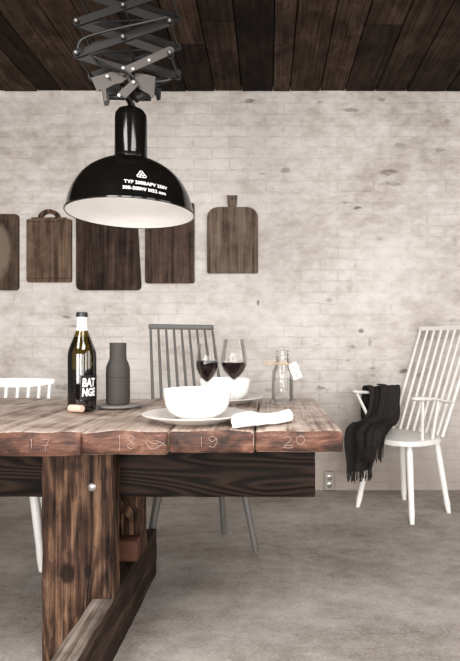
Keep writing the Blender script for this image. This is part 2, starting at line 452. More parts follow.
def catmull(keys, n):
    out = []
    m = len(keys)
    for i in range(m-1):
        p0, p1, p2, p3 = keys[max(i-1, 0)], keys[i], keys[i+1], keys[min(i+2, m-1)]
        for k in range(n):
            t = k/n
            out.append(0.5*((2*p1)+(p2-p0)*t+(2*p0-5*p1+4*p2-p3)*t*t+(3*p1-p0-3*p2+p3)*t**3))
    out.append(keys[-1].copy())
    return out

def px(x, s): return (x-268)/s
def dep(s): return F/s

# ------------------------------------------------------------------ room
WY = F/153.2          # brick wall face
CZ = 2.605
XL, XR, YB = -3.2, 2.9, -3.0
def struct(name, bm, m, **kw):
    return tag(finish(name, bm, m, **kw), kind='structure')
struct('floor', rbox(XL-.2, XR+.2, YB-.2, WY+.25, -0.12, 0.0, 0.002, (1, 1, 1)), M['concrete'])
struct('wall_back', rbox(XL-.2, XR+.2, WY, WY+.24, 0.0, CZ+.1, 0.002, (1, 1, 1)), M['brick'])
def wall_with_windows(name, fixed0, fixed1, a0, a1, wins, axis):
    bm = bmesh.new()
    def b(u0, u1, z0, z1):
        if axis == 'Y': rbox(u0, u1, fixed0, fixed1, z0, z1, 0.001, (1, 1, 1), bm=bm)
        else: rbox(fixed0, fixed1, u0, u1, z0, z1, 0.001, (1, 1, 1), bm=bm)
    z0, z1 = wins[0][2], wins[0][3]
    b(a0, a1, 0.0, z0); b(a0, a1, z1, CZ)
    e = a0
    for (u0, u1, _, _) in wins: b(e, u0, z0, z1); e = u1
    b(e, a1, z0, z1)
    return struct(name, bm, M['plaster'])
struct('wall_left', rbox(XL-.2, XL, YB-.2, WY, 0.0, CZ, 0.002, (1, 1, 1)), M['plaster'])
RW = [(-2.2, -0.6, 0.9, 2.4), (0.0, 1.5, 0.9, 2.4)]
FW = [(-2.7, -1.0, 0.6, 2.2), (-0.6, 0.9, 0.6, 2.2), (1.2, 2.5, 0.6, 2.2)]
wall_with_windows('wall_right', XR, XR+.2, YB-.2, WY, RW, 'X')
wall_with_windows('wall_front', YB-.2, YB, XL, XR, FW, 'Y')

def ceiling():
    bm = bmesh.new(); lay = bm.loops.layers.color.new('tone')
    xs = [0.0326, 0.144, 0.34, 0.503, 0.70, 0.90, 1.16, 1.36, 1.55, 1.78, 1.98, 2.2, 2.42, 2.65, XR]
    left = [0.0326, -0.17, -0.346, -0.53, -0.75, -0.95, -1.12, -1.34, -1.50, -1.72, -1.9, -2.1, -2.33, -2.55, -2.76, -2.98, XL]
    xs = sorted(set(xs+left))
    rnd = random.Random(3)
    for i, (a, b) in enumerate(zip(xs, xs[1:])):
        y = WY; first = rnd.uniform(0.35, 1.3)
        while y > YB:
            y2 = max(YB, y-first); first = rnd.uniform(1.2, 2.4)
            t = rnd.choice([0.62, 0.72, 0.82, 0.9, 1.0, 1.15])
            if abs(a-0.0326) < .01 : t = 1.7
            if abs(b-0.0326) < .01 : t = 0.55
            n0 = len(bm.faces)
            dz = rnd.uniform(-0.004, 0.004)
            rbox(a+.003, b-.003, y2+.002, y-.002, CZ+dz, CZ+.03, 0.003, (1, 1, 1), bm=bm)
            bm.faces.ensure_lookup_table()
            for f in bm.faces[n0:]:
                for l in f.loops: l[lay] = (t, t*rnd.uniform(.985, 1.0), t*.97, 1)
            y = y2
    n0 = len(bm.faces)
    rbox(XL-.2, XR+.2, YB-.2, WY+.24, CZ+.032, CZ+.1, 0.002, (1, 1, 1), bm=bm)
    bm.faces.ensure_lookup_table()
    for f in bm.faces[n0:]:
        for l in f.loops: l[lay] = (.15, .15, .15, 1)
    struct('ceiling', bm, M['ceiling'])
ceiling()

# windows behind and beside the camera: frames with daylight coming through
def window(n, axis, fixed, u0, u1, z0, z1):
    bm = bmesh.new()
    def b(a0, a1, c0, c1):
        if axis == 'Y': rbox(a0, a1, fixed-.03, fixed+.03, c0, c1, 0.003, (1, 1, 1), bm=bm)
        else: rbox(fixed-.03, fixed+.03, a0, a1, c0, c1, 0.003, (1, 1, 1), bm=bm)
    w = .05
    b(u0, u1, z0, z0+w); b(u0, u1, z1-w, z1); b(u0, u0+w, z0+w, z1-w); b(u1-w, u1, z0+w, z1-w)
    um = (u0+u1)/2; b(um-.02, um+.02, z0+w, z1-w); zm = z0+(z1-z0)*.6
    b(u0+w, um-.02, zm-.015, zm+.015); b(um+.02, u1-w, zm-.015, zm+.015)
    struct('window_%d' % n, bm, M['window_paint'])
k = 1
for (u0, u1, z0, z1) in FW: window(k, 'Y', YB-.1, u0, u1, z0, z1); k += 1
for (u0, u1, z0, z1) in RW: window(k, 'X', XR+.1, u0, u1, z0, z1); k += 1

def area(name, loc, rot, sx, sy, power, col=(1, 0.978, 0.962)):
    l = bpy.data.lights.new(name, 'AREA'); l.shape = 'RECTANGLE'; l.size = sx; l.size_y = sy; l.energy = power; l.color = col
    o = bpy.data.objects.new(name, l); COL.objects.link(o); o.location = loc; o.rotation_euler = rot
    return o
WP = [95, 65, 30]; RP = [30, 16]
for (u0, u1, z0, z1), p in zip(FW, WP):
    area('daylight_window', ((u0+u1)/2, YB-.02, (z0+z1)/2), (R(90), 0, 0), u1-u0-.1, z1-z0-.1, p)
for (u0, u1, z0, z1), p in zip(RW, RP):
    area('daylight_window', (XR+.02, (u0+u1)/2, (z0+z1)/2), (R(90), 0, R(90)), u1-u0-.1, z1-z0-.1, p)
# two skylights in the boarded ceiling, above and behind the camera
SKY = [(-1.75, -0.95, -1.1, 0.35, 50), (0.25, 1.35, -1.1, 0.35, 54)]
for (x0, x1, y0, y1, p) in SKY:
    bm = bmesh.new()
    for q in ((x0-.05, x1+.05, y0-.05, y0), (x0-.05, x1+.05, y1, y1+.05), (x0-.05, x0, y0, y1), (x1, x1+.05, y0, y1), ((x0+x1)/2-.015, (x0+x1)/2+.015, y0, y1)):
        rbox(*q, CZ-.035, CZ-.004, .003, (1, 1, 1), bm=bm)
    struct('window_%d' % k, bm, M['window_paint']); k += 1
    area('daylight_skylight', ((x0+x1)/2, (y0+y1)/2, CZ-.012), (0, 0, 0), x1-x0, y1-y0, p)
w = bpy.data.worlds.new('overcast'); scene.world = w; w.use_nodes = True
bg = w.node_tree.nodes['Background']; bg.inputs[0].default_value = (0.95, 0.97, 1.0, 1); bg.inputs[1].default_value = 1.0

# wall outlet
ot = thing('wall_outlet', 'small beige double power socket low on the brick wall beside the table', 'socket', (px(329.5, 154), WY, 0.0))
finish('cover_plate', rbox(-.034, .034, -.022, 0.0, .004, .125, .006, (1, 1, 1)), M['plastic_beige'], ot, True)
for zc in (.040, .088):
    bm = lathe([(0, .002), (.016, .002), (.019, .0), (.019, -.004)], 24)
    s = finish('socket_face', bm, M['steel_light'], ot, True, (0, -.022, zc), (R(90), 0, 0))
    bm = bmesh.new()
    for dx in (-.006, .006): rbox(dx-.0018, dx+.0018, -.006, .006, .0022, .0032, .0004, (1, 1, 1), bm=bm)
    h = finish('socket_slots', bm, M['black'], s)

# ------------------------------------------------------------------ cutting boards on the wall
def rounded_rect(x0, x1, z0, z1, rb, rt, seg=6):
    pts = []
    for (cx_, cz_, r, a0) in ((x1-rb, z0+rb, rb, -90), (x1-rt, z1-rt, rt, 0), (x0+rt, z1-rt, rt, 90), (x0+rb, z0+rb, rb, 180)):
        for i in range(seg+1):
            a = R(a0+90*i/seg); pts.append((cx_+r*math.cos(a), cz_+r*math.sin(a)))
    return pts
SW = 154.2
def wx(x): return px(x, SW)
def wz(y): return CAMZ-(y-347)/SW
BB = [
 ('dark chopping board with a pale worn middle, cut off by the left picture edge', (-28, 18, 214, 290), .02, .02, board_mat('board_worn', (.028, .018, .012), (.075, .050, .034), (.12, .08, .055), 11, (.03, .24, .085, .2, (.24, .19, .14))), 'worn'),
 ('brown wooden board with an arched loop handle on top', (26.5, 71, 219, 282), .012, .008, board_mat('board_brown', (.05, .03, .02), (.125, .08, .054), (.21, .145, .10), 12), 'loop'),
 ('darkest and largest wooden board, directly behind the black lamp shade', (76, 141, 200, 290), .03, .02, board_mat('board_dark', (.010, .006, .0045), (.033, .019, .014), (.085, .052, .038), 13), 'plain'),
 ('plain rectangular brown board on the wall at the right rim of the lamp shade', (145, 194, 203, 283), .012, .008, board_mat('board_mid', (.025, .015, .011), (.068, .042, .031), (.12, .08, .06), 14), 'plain'),
 ('round shouldered wooden board with short flared handle, rightmost on the brick wall', (207, 258, 207, 273), .010, .07, board_mat('board_pale', (.06, .04, .028), (.135, .095, .070), (.22, .165, .125), 15), 'handle')]
for lab, (x0, x1, y0, y1), rb, rt, m, kind in BB:
    cx_ = (wx(x0)+wx(x1))/2; zb = wz(y1)
    t = thing('cutting_board', lab, 'cutting board', (cx_, WY+.001, zb), 0, 'wooden boards hanging on the brick wall')
    hw = (wx(x1)-wx(x0))/2; h = wz(y0)-zb
    tilt = {'plain': .0}.get(kind, 0)
    pts = rounded_rect(-hw, hw, 0, h, rb, rt, 8)
    if lab.startswith('darkest'): pts = [(x-(.02*(z/h) if x < 0 else -.0*z)-(.035*(z/h) if x > 0 else 0)*1.0 + (.02 if x<0 else .0)*(z/h), z) for x, z in pts]
    finish('board', prism(pts, -.026, 0, .004), m, t, True)
    if kind == 'loop':
        # arched loop handle plus shoulders
        a = [(.073*math.cos(R(q)), .058*math.sin(R(q))) for q in range(0, 181, 12)]
        b_ = [(.046*math.cos(R(q)), .034*math.sin(R(q))) for q in range(180, -1, -12)]
        arch = a+b_
        bm = prism(arch, -.024, -.003, .003)
        hd = finish('loop_handle', bm, M['leg_wood'], t, True, (.0, 0, h+.006))
        bm = prism([(-.125, 0), (.125, 0), (.110, .016), (-.110, .016)], -.024, -.003, .003)
        finish('handle_rail', bm, m, t, True, (0, 0, h-.004))
        finish('end_strip', rbox(-hw+.002, hw-.002, -.030, -.0262, .022, .026, .001, (1, 1, 1)), M['leg_wood'], t)
        finish('end_strip', rbox(-hw+.002, hw-.002, -.030, -.0262, h-.02, h-.016, .001, (1, 1, 1)), M['leg_wood'], t)
    if kind == 'handle':
        bm = prism([(-.026, 0), (.026, 0), (.034, .078), (-.034, .078)], -.024, -.002, .003)
        hd = finish('handle', bm, m, t, True, (-.003, 0, h-.001))
        finish('hanging_hole', lathe([(0, 0), (.008, 0), (.008, .002), (0, .002)], 16), M['black'], hd, True, (0, -.024, .055), (R(90), 0, 0))

# ------------------------------------------------------------------ table
TZ = 0.735; TY0 = 1.275; TY1 = 2.078
tb = thing('trestle_table', 'heavy rustic trestle table of thick planks with red painted numbered ends', 'table', (-.6, 1.68, 0))
def L(bm):      # world -> table local
    bm.transform(Matrix.Translation((.6, -1.68, 0))); return bm
bounds = [.183, -.032, -.2415, -.451, -.662, -.873, -1.09, -1.30, -1.52, -1.74]
thick = [.0535, .0555, .059, .0635, .062, .06, .06, .06, .06]
topz = [.0, .0, .0, -.003, 0, 0, 0, 0, 0]
planks = []
for i, (b, a) in enumerate(zip(bounds, bounds[1:])):
    t = thick[i]; z1 = TZ+topz[i]; z0 = z1-t
    def warp(p, i=i, a=a, b=b, z0=z0, z1=z1):
        u = (p.x-a)/(b-a); q = p.copy()
        fr = max(0, 1-(p.y-TY0)/.10)
        # worn, rounded and slightly bowed front ends
        q.z += (-.004*(2*u-1)**2+.0015*math.sin(u*9+i*2))*(.3+fr) * (1 if p.z > (z0+z1)/2 else .4)
        q.y += (.006*(2*u-1)**2 + .004*math.sin(i*2.1))*fr
        nv = noise.noise_vector(p*Vector((14, 5, 14))+Vector((i*3, 0, 0)))
        q += Vector((0, nv.y*.003*fr, nv.z*.0022 if p.z > (z0+z1)/2 else nv.z*.0008))
        q.z = min(q.z, TZ) if p.z > (z0+z1)/2 else max(q.z, .672)
        return q
    bm = rbox(a+.0012, b-.0012, TY0, TY1+.01*math.sin(i*4), z0, z1, .007, (10, 26, 3), warp)
    bm.normal_update()
    for f in bm.faces:
        c = f.calc_center_median()
        if c.y < TY0+.012 and abs(f.normal.z) < .75: f.material_index = 1
        elif i == 0 and c.x > b-.006: f.material_index = 1
    planks.append(finish('plank', L(bm), [M['top_wood'], M['end_paint']], tb, True, angle=60))

def stroke(bm, pts, w=.0010, y=0.0):
    pts = [Vector((p[0], y, p[1])) for p in pts]
    pts = catmull(pts, 4)
    tube(pts, w, 6, bm, True, 0.5)
def chalk(plank, items):
    i = planks.index(plank)
    for (x, y, w, h, strokes) in items:
        bm = bmesh.new(); um = (px(x+w/2, 414.5)-bounds[i+1])/(bounds[i]-bounds[i+1])
        ys = TY0+.006*(2*um-1)**2+.004*math.sin(i*2.1)-.0022
        X0 = px(x, 414.5); Z0 = CAMZ-(y-347)/414.5; sx = w/414.5; sz = h/414.5
        for st in strokes:
            stroke(bm, [(X0+u*sx, Z0-v*sz) for u, v in st], y=ys)
        finish('chalk_mark', L(bm), M['chalk'], plank, True)
one = [[(0, .15), (.12, 0), (.1, .5), (.15, 1)]]
seven = [[(0, .05), (.5, .0), (.9, .0), (.6, .45), (.45, 1.0)], [(.2, .5), (.9, .45)]]
eight = [[(.7, .1), (.3, 0), (.1, .25), (.5, .5), (.85, .8), (.4, 1), (.05, .78), (.45, .5), (.85, .2), (.6, .05)]]
nine = [[(.8, .25), (.4, .0), (.1, .25), (.4, .5), (.8, .25), (.75, .7), (.5, 1.0), (.1, .9)]]
two = [[(0, .2), (.4, 0), (.8, .2), (.5, .6), (0, .95), (.5, .9), (1, .98)]]
zero = [[(.5, 0), (.1, .3), (.1, .8), (.5, 1), (.9, .7), (.85, .25), (.45, 0)]]
scrib = [[(0, .1), (.15, .7), (.4, .95), (.7, .7), (1, .2)], [(.25, .2), (.5, .35), (.8, .15)], [(.55, 0), (.9, .3), (1.05, .6)]]
chalk(planks[3], [(32, 439, 5, 9, one), (42, 439, 9, 12, seven)])
chalk(planks[2], [(120, 435, 7, 14, [[(0, .1), (.1, .0), (.12, .5), (.1, 1), (.0, .95)]]), (128, 435, 9, 13, eight), (146, 440, 19, 9, scrib)])
chalk(planks[1], [(201, 437, 5, 9, one), (208, 436, 11, 11, nine)])
chalk(planks[0], [(284, 436, 9, 10, two), (296, 435, 9, 9, zero), (283, 447, 10, 1, [[(0, 0), (.5, .6), (1, 0)]])])

def leg_outline(x0, x1, nx0, top, bot=0.0):    # notch on the right-hand bottom for the foot beam
    return [(x0+.004, bot), (nx0, bot), (nx0, .188), (x1, .188), (x1, top), (x0, top)]
def notch_leg(y0, y1, x0, x1, m, seed):
    bm = prism([(x0, 0), (-.5245, 0), (-.5245, .189), (x1, .189), (x1, .6715), (x0, .6715)], y0, y1, .004)
    for ax, lst in ((2, [.02+.03*i_ for i_ in range(22)]), (0, [x0+.02+.024*i_ for i_ in range(8)])):
        for c in lst:
            co = [0, 0, 0]; co[ax] = c; no = [0, 0, 0]; no[ax] = 1
            bmesh.ops.bisect_plane(bm, geom=bm.verts[:]+bm.edges[:]+bm.faces[:], plane_co=co, plane_no=no)
    for v in bm.verts:
        if .01 < v.co.z < .665: v.co += noise.noise_vector(v.co*22+Vector((seed, 0, 0)))*.0035*Vector((1, 1, 0) if abs(v.co.z-.189) > .01 else (0, 0, 0))
    return finish('leg', L(bm), m, tb, True, angle=40)
fl = notch_leg(1.572, 1.644, -.672, -.4605, M['leg_wood'], 1)
bm = lathe([(0, .004), (.009, .003), (.0125, 0), (.0125, -.004)], 20)
finish('bolt', bm, M['steel_light'], fl, True, (px(92, 337)+.6, 1.570-1.68, CAMZ-(487-347)/337), (R(90), 0, 0))
notch_leg(1.905, 1.975, -.67, -.452, M['leg_wood'], 4)
finish('leg_block', L(rbox(-.60, -.4535, 1.835, 1.902, .19, .262, .005, (3, 2, 2), rough(.002, 20, 3))), M['block_wood'], tb, True)
bmB = rbox(-.520, -.5, 1.80, 1.90, .27, .47, .004, (2, 2, 4)); 
finish('brace', L(prism([(-.60, .43), (-.455, .30), (-.455, .345), (-.60, .475)], 1.86, 1.90, .003)), M['leg_wood'], tb, True); bmB.free()
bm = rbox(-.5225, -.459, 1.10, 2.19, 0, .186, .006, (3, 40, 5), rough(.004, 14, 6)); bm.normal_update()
for f in bm.faces:      # the front end is paler on top
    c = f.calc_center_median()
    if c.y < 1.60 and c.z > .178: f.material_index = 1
M['pale_foot_wood'] = wood('pale_foot_wood', (0.035, 0.025, 0.02), (0.135, 0.105, 0.085), (0.31, 0.26, 0.22), 'Y', 60, 0.7, 0.9, 12.0, 5.0, 0.3, (.38, .5, .62))
finish('foot_beam', L(bm), [M['foot_wood'], M['pale_foot_wood']], tb, True, angle=50)
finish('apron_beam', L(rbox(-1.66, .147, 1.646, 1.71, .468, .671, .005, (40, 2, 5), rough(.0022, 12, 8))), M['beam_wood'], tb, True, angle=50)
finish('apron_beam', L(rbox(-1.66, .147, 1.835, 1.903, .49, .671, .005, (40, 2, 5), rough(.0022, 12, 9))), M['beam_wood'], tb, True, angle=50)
# far end of the table beyond the frame
for y0 in (1.572, 1.905): finish('leg', L(rbox(-1.62, -1.42, y0, y0+.07, .188, .671, .006, (4, 2, 10), rough(.003, 22, 2))), M['leg_wood'], tb, True)
finish('foot_beam', L(rbox(-1.56, -1.49, 1.10, 2.19, 0, .186, .006, (3, 12, 4), rough(.004, 14, 3))), M['foot_wood'], tb, True)

# ------------------------------------------------------------------ things on the table
TT = TZ+.0005
def solid(prof, t):  # thin-walled vessel profile: outer going up, inner coming down
    return prof
# wine bottle
bx_, by_ = px(82, 316), dep(316)
wb = thing('wine_bottle', 'dark green glass wine bottle with white capsule, half full of red wine', 'wine bottle', (bx_, by_, TT))
outer = [(0, .004), (.03, .002), (.040, .0), (.0435, .004), (.0440, .02), (.0440, .175), (.0425, .190), (.038, .207), (.031, .225), (.024, .243), (.0175, .262), (.0150, .275), (.0145, .312), (.0162, .313), (.0162, .318), (.012, .319)]
BZ = .966
finish('glass_body', lathe([(r, z*BZ) for r, z in outer], 56), M['bottle_glass'], wb, True)
finish('red_wine', lathe([(0, .006), (.037, .006), (.0415, .012), (.0415, .131), (0, .131)], 48), M['wine'], wb, True)
finish('capsule', lathe([(.0222, .232), (.0205, .238), (.0180, .252), (.0162, .264), (.0156, .290), (.0156, .2945)], 40), M['capsule'], wb, True)
finish('bottle_lip', lathe([(.0158, .294), (.0176, .2955), (.0176, .308), (.015, .3095), (0, .3095)], 40), M['black'], wb, True)
# dark label wrapped round the right of the body, hand-drawn white letters
def wrap_cyl(bm, r, ang, z):
    for v in bm.verts:
        a = ang+v.co.x/r; rr = r+v.co.z
        v.co = Vector((rr*math.cos(a), rr*math.sin(a), z+v.co.y))
    return bm
lb = bmesh.new(); n = 24; hv = []
for i in range(n+1):
    a = R(-78)+R(100)*i/n; hv.append([lb.verts.new((.0443*math.cos(a), .0443*math.sin(a), z)) for z in (.035, .112)])
for p, q in zip(hv, hv[1:]): lb.faces.new((p[0], q[0], q[1], p[1]))
bmesh.ops.solidify(lb, geom=lb.faces, thickness=.0002)
label = finish('label', lb, M['black'], wb, True)
bm = bmesh.new()
for s_, z_, sz in (('BAT', .088, .036), ('NGE', .058, .034)):
    t_ = text_bm(s_, sz, .0003, .0012); bmesh.ops.subdivide_edges(t_, edges=t_.edges, cuts=1)
    for v in t_.verts: v.co.x = v.co.x*.66+v.co.y*.06
    merge(bm, wrap_cyl(t_, .0449, R(-42), z_))
finish('label_lettering', bm, M['marking'], label)

# cork
ck = finish('wine_cork', lathe([(0, -.0245), (.0095, -.0245), (.011, -.023), (.0112, 0), (.011, .023), (.0095, .0245), (0, .0245)], 28), M['cork'], None, True,
            (px(78.5, 322), 1.626, TT+.0112), (0, R(90), R(-22)))
tag(ck, 'pinkish wine cork lying on the table in front of the wine bottle', 'cork')

# slate coaster and grey carafe
cx_, cy_ = px(119.5, 300), dep(300)
co = finish('coaster', lathe([(0, 0), (.066, 0), (.071, .003), (.072, .007), (.070, .008), (0, .008)], 48), M['slate'], None, True, (cx_, cy_, TT))
tag(co, 'thin round slate coaster underneath the matt grey carafe', 'coaster')
cf = thing('carafe', 'matt dark grey stepped carafe with narrower neck standing on round coaster', 'carafe', (px(118, 300), dep(300), TT+.0083))
finish('body', lathe([(0, 0), (.030, 0), (.0360, .003), (.0385, .010), (.0390, .040), (.0390, .0905)], 48), M['rubber_grey'], cf, True)
finish('top_half', lathe([(.0375, .0905), (.0390, .0915), (.0387, .116), (.0375, .126), (.0335, .138), (.0285, .149), (.0272, .158), (.0272, .203), (.0262, .2055), (0, .2055)], 48), M['rubber_grey'], cf, True)

# plates, bowls
def plate(lab, x, y):
    t = finish('plate', lathe([(0, .0), (.085, .0), (.092, .004), (.128, .015), (.142, .0205), (.1425, .0225), (.140, .0235), (.126, .0185), (.092, .0085), (.080, .0070), (0, .0070)], 72), M['stoneware'], None, True, (x, y, TT))
    return tag(t, lab, 'plate', 'stoneware plates under the bowls')
def bowl(lab, x, y):
    t = finish('bowl', lathe([(0, .003), (.040, .003), (.043, .0), (.048, .0), (.050, .004), (.062, .009), (.078, .022), (.086, .040), (.0895, .060), (.0905, .078), (.0898, .0795), (.0882, .078), (.0868, .060), (.083, .041), (.075, .025), (.060, .013), (.03, .009), (0, .009)], 72), M['porcelain'], None, True, (x, y, TT+.0073))
    return tag(t, lab, 'bowl', 'white bowls on plates')
plate('cream stoneware plate at the front table edge under the near bowl', px(196, 370), 1.43)
bowl('large white porcelain bowl on the near plate beside the rolled napkin', px(197.5, 370), 1.43)
plate('cream stoneware plate at the far table edge behind the wine glasses', px(222.5, 280), 1.893)
bowl('white porcelain bowl behind the wine glasses, on the far plate', px(225, 280), 1.893)

# wine glasses
def wine_glass(lab, x, y, k, h, r, lvl):
    t = thing('wine_glass', lab, 'wine glass', (x, y, TT), 0, 'stemmed glasses of red wine')
    b0 = h*.405; H = h-b0
    prof = [(0, .0), (.8, .0), (1, .001)]
    foot = [(.0, .0), (.030*k, .0), (.033*k, .0012), (.030*k, .0022), (.012*k, .0045), (.0045, .009), (.0033, .018), (.0030, b0*.6), (.0034, b0-.006), (.006, b0-.001), (0, b0+.001)]
    finish('stem', lathe(foot, 36), M['glass'], t, True)
    outp = [(0, 0), (.16, .015), (.47, .10), (.76, .22), (.95, .35), (1.0, .44), (.985, .55), (.92, .72), (.83, .88), (.76, 1.0)]
    outer = [(a*r, b0+b*H) for a, b in outp]
    inner = [(max(0, a*r-.0012), b0+.002+b*(H-.002)) for a, b in outp[::-1]]
    finish('glass_bowl', lathe(outer+[(outer[-1][0]-.0006, h+.0004)]+inner, 48), M['glass'], t, True)
    wp = [(0, b0+.0035)]
    for a, b in outp[1:]:
        z = b0+.002+b*(H-.002)
        if z < b0+lvl: wp.append((a*r-.0018, z+.001))
    # find radius at level
    for (a, b), (c, d) in zip(outp, outp[1:]):
        if b*H <= lvl <= d*H:
            f = (lvl-b*H)/((d-b)*H); rr = (a+(c-a)*f)*r-.0018
    wp += [(rr, b0+lvl), (0, b0+lvl)]
    finish('red_wine', lathe(wp, 40), M['wine'], t, True)
wine_glass('smaller left stemmed glass of red wine behind the near bowl', px(207, 312), 1.70, .95, .210, .0362, .070)
wine_glass('taller right stemmed glass of red wine beside the near bowl', px(233.8, 308), 1.72, 1.0, .224, .0425, .059)

# glass flask with twine and tag
fx, fy = px(282.5, 285), dep(285)
fk = thing('glass_flask', 'clear glass flask of water with twine and paper tag round its neck', 'carafe', (fx, fy, TT))
po = [(0, .004), (.036, .002), (.0425, .0), (.044, .004), (.0415, .008), (.0385, .014), (.0380, .10), (.0365, .112), (.0300, .127), (.0250, .138), (.0235, .150), (.0240, .186)]
pi_ = [(r-.0022, z) for r, z in po[5:][::-1]]+[(.030, .016), (0, .014)]
finish('glass_body', lathe(po+[(.0242, .1872)]+pi_, 56), M['flask_glass'], fk, True)
finish('water', lathe([(0, .0165), (.029, .0170), (.0355, .019), (.0355, .088), (0, .088)], 48), M['water'], fk, True)
bm = bmesh.new()
for dz in (0, .003, .006):
    tube([(.0268*math.cos(q), .0268*math.sin(q), .139+dz+.001*math.sin(3*q)) for q in [2*PI*i/32 for i in range(33)]], .0018, 6, bm)
# bow loops on the left
for sg, ln, dz in ((1, .040, .004), (-1, .034, -.003)):
    c = [Vector((-.022, -.016, .142)), Vector((-.040, -.020, .146+sg*.005)), Vector((-.022-ln, -.022, .143+sg*.008)), Vector((-.026-ln, -.022, .142+dz)), Vector((-.045, -.021, .140)), Vector((-.022, -.017, .142))]
    tube(catmull(c, 6), .0019, 6, bm)
tube(catmull([Vector((.0, -.026, .142)), Vector((.018, -.022, .140)), Vector((.030, -.02, .139))], 5), .0016, 6, bm)
finish('twine', bm, M['twine'], fk, True)
tg = finish('paper_tag', prism([(-.012, 0), (-.015, -.006), (-.015, -.058), (.015, -.058), (.015, -.006), (.012, 0)], -.0004, .0004), M['paper'], fk, False, (.033, -.022, .143), (R(6), R(-22), R(4)))
tt = text_bm('etched', .017, .0002, .0002)
tt.transform(Matrix.Rotation(R(-90), 4, 'Z')); 
for v in tt.verts: v.co = Vector((v.co.x, -.0007-v.co.z, v.co.y-.031))
finish('tag_lettering', tt, M['ink'], tg)

# rolled napkin
def napkin():
    # a loosely folded cloth: cone-like roll at the left end, flattening fan to the right
    bm = bmesh.new()
    NU, NV = 40, 48; rows = []
    A = Vector((-.082, 1.300, 0)); B = Vector((.052, 1.425, 0))
    for i in range(NU+1):
        u = i/NU
        c = A.lerp(B, u); c.z = 0
        d = (B-A).normalized(); side = Vector((d.y, -d.x, 0))  # toward the camera/right
        hw = .021+.019*math.sin(min(1, u*1.25)*PI*.5)
        hw *= (1-.35*max(0, (u-.85)/.15)**2)
        hh = .0150-.003*u+.002*math.sin(u*7)
        row = []
        for j in range(NV):
            v = 2*PI*j/NV
            x = math.cos(v); z = math.sin(v)
            sx = abs(x)**.8*(1 if x > 0 else -1)
            fold = .0028*math.sin(5*x+2.6*u*PI)+.0018*math.sin(11*x-5*u) if z > 0 else 0
            zz = hh*(1+z*(abs(z)**-.3 if abs(z) > 1e-4 else 0))+fold*abs(z)
            p = c+side*sx*hw+Vector((0, 0, max(.0, zz)))
            p += d*(.006*math.sin(3*x+1)*(1 if u > .5 else -1)*abs(2*u-1))
            row.append(bm.verts.new(p))
        rows.append(row)
    for r0, r1 in zip(rows, rows[1:]):
        for j in range(NV):
            k2 = (j+1) % NV; bm.faces.new((r0[j], r0[k2], r1[k2], r1[j]))
    # inward rolled spiral end caps
    for row, dd, s in ((rows[0], 1, 0), (rows[-1], -1, 1)):
        cen = sum((v.co for v in row), Vector())/NV
        d = (B-A).normalized()*dd
        prev = row
        for f, dep_ in ((.86, .0), (.80, .012), (.55, .014), (.5, .004), (.2, .006)):
            nr = [bm.verts.new(cen+(v.co-cen)*f+d*dep_) for v in row]
            for j in range(NV):
                k2 = (j+1) % NV; bm.faces.new((prev[j], prev[k2], nr[k2], nr[j]))
            prev = nr
        bm.faces.new(prev)
    o = Vector(((A.x+B.x)/2, (A.y+B.y)/2, 0))
    bm.transform(Matrix.Translation(-o))
    t = thing('napkin', 'white linen napkin, loosely rolled, at the front table edge beside the near plate', 'napkin', (o.x, o.y, TT+.0015))
    finish('rolled_cloth', bm, M['linen'], t, True, angle=80)
    # loose corner lying flat to the right
    bm = bmesh.new(); g = []
    for i in range(13):
        row = []
        for j in range(11):
            a, b = i/12, j/10
            x = -.015+.075*a; y = -.058+.075*b*(1-.35*a)+.045*a
            z = .004+.007*math.sin(a*5+b*2)**2*(.3+b)+.008*b*(1-a)
            row.append(bm.verts.new((x, y, z)))
        g.append(row)
    for i in range(12):
        for j in range(10): bm.faces.new((g[i][j], g[i+1][j], g[i+1][j+1], g[i][j+1]))
    bmesh.ops.solidify(bm, geom=bm.faces, thickness=.002)
    finish('loose_corner', bm, M['linen'], t, True, angle=80)
napkin()

# ------------------------------------------------------------------ chairs
def seat_bm(hw_f, hw_b, y0, y1, z0, z1):
    pts = []
    n = 40
    for i in range(n):
        a = 2*PI*i/n; c, s = math.cos(a), math.sin(a)
        e = .62
        x = abs(c)**e*(1 if c > 0 else -1); y = abs(s)**e*(1 if s > 0 else -1)
        hw = hw_f+(hw_b-hw_f)*(y+1)/2
        pts.append((x*hw, (y0+y1)/2+y*(y1-y0)/2))
    bm = prism(pts, z0, z1, .007, axis='Z')
    return bm

def spindle(p0, p1, r0=.0085, r1=.0075, n=8):
    p0, p1 = Vector(p0), Vector(p1)
    return tube([p0.lerp(p1, i/n) for i in range(n+1)], [r0+(r1-r0)*i/n+.0012*math.sin(PI*i/n) for i in range(n+1)], 12)

def leg_bm(top, foot, r_top=.018, r_bot=.0125):
    top, foot = Vector(top), Vector(foot); n = 8
    rr = [r_top*.8, r_top, r_top*1.02, r_top*.98, r_top*.95, r_top*.9, r_top*.84, (r_top*.75+r_bot*.25), r_bot]
    bm = tube([top.lerp(foot, i/n) for i in range(n+1)], rr, 16)
    lo = min(v.co.z for v in bm.verts)
    for v in bm.verts:
        if v.co.z < .012: v.co.z = 0.0
    return bm

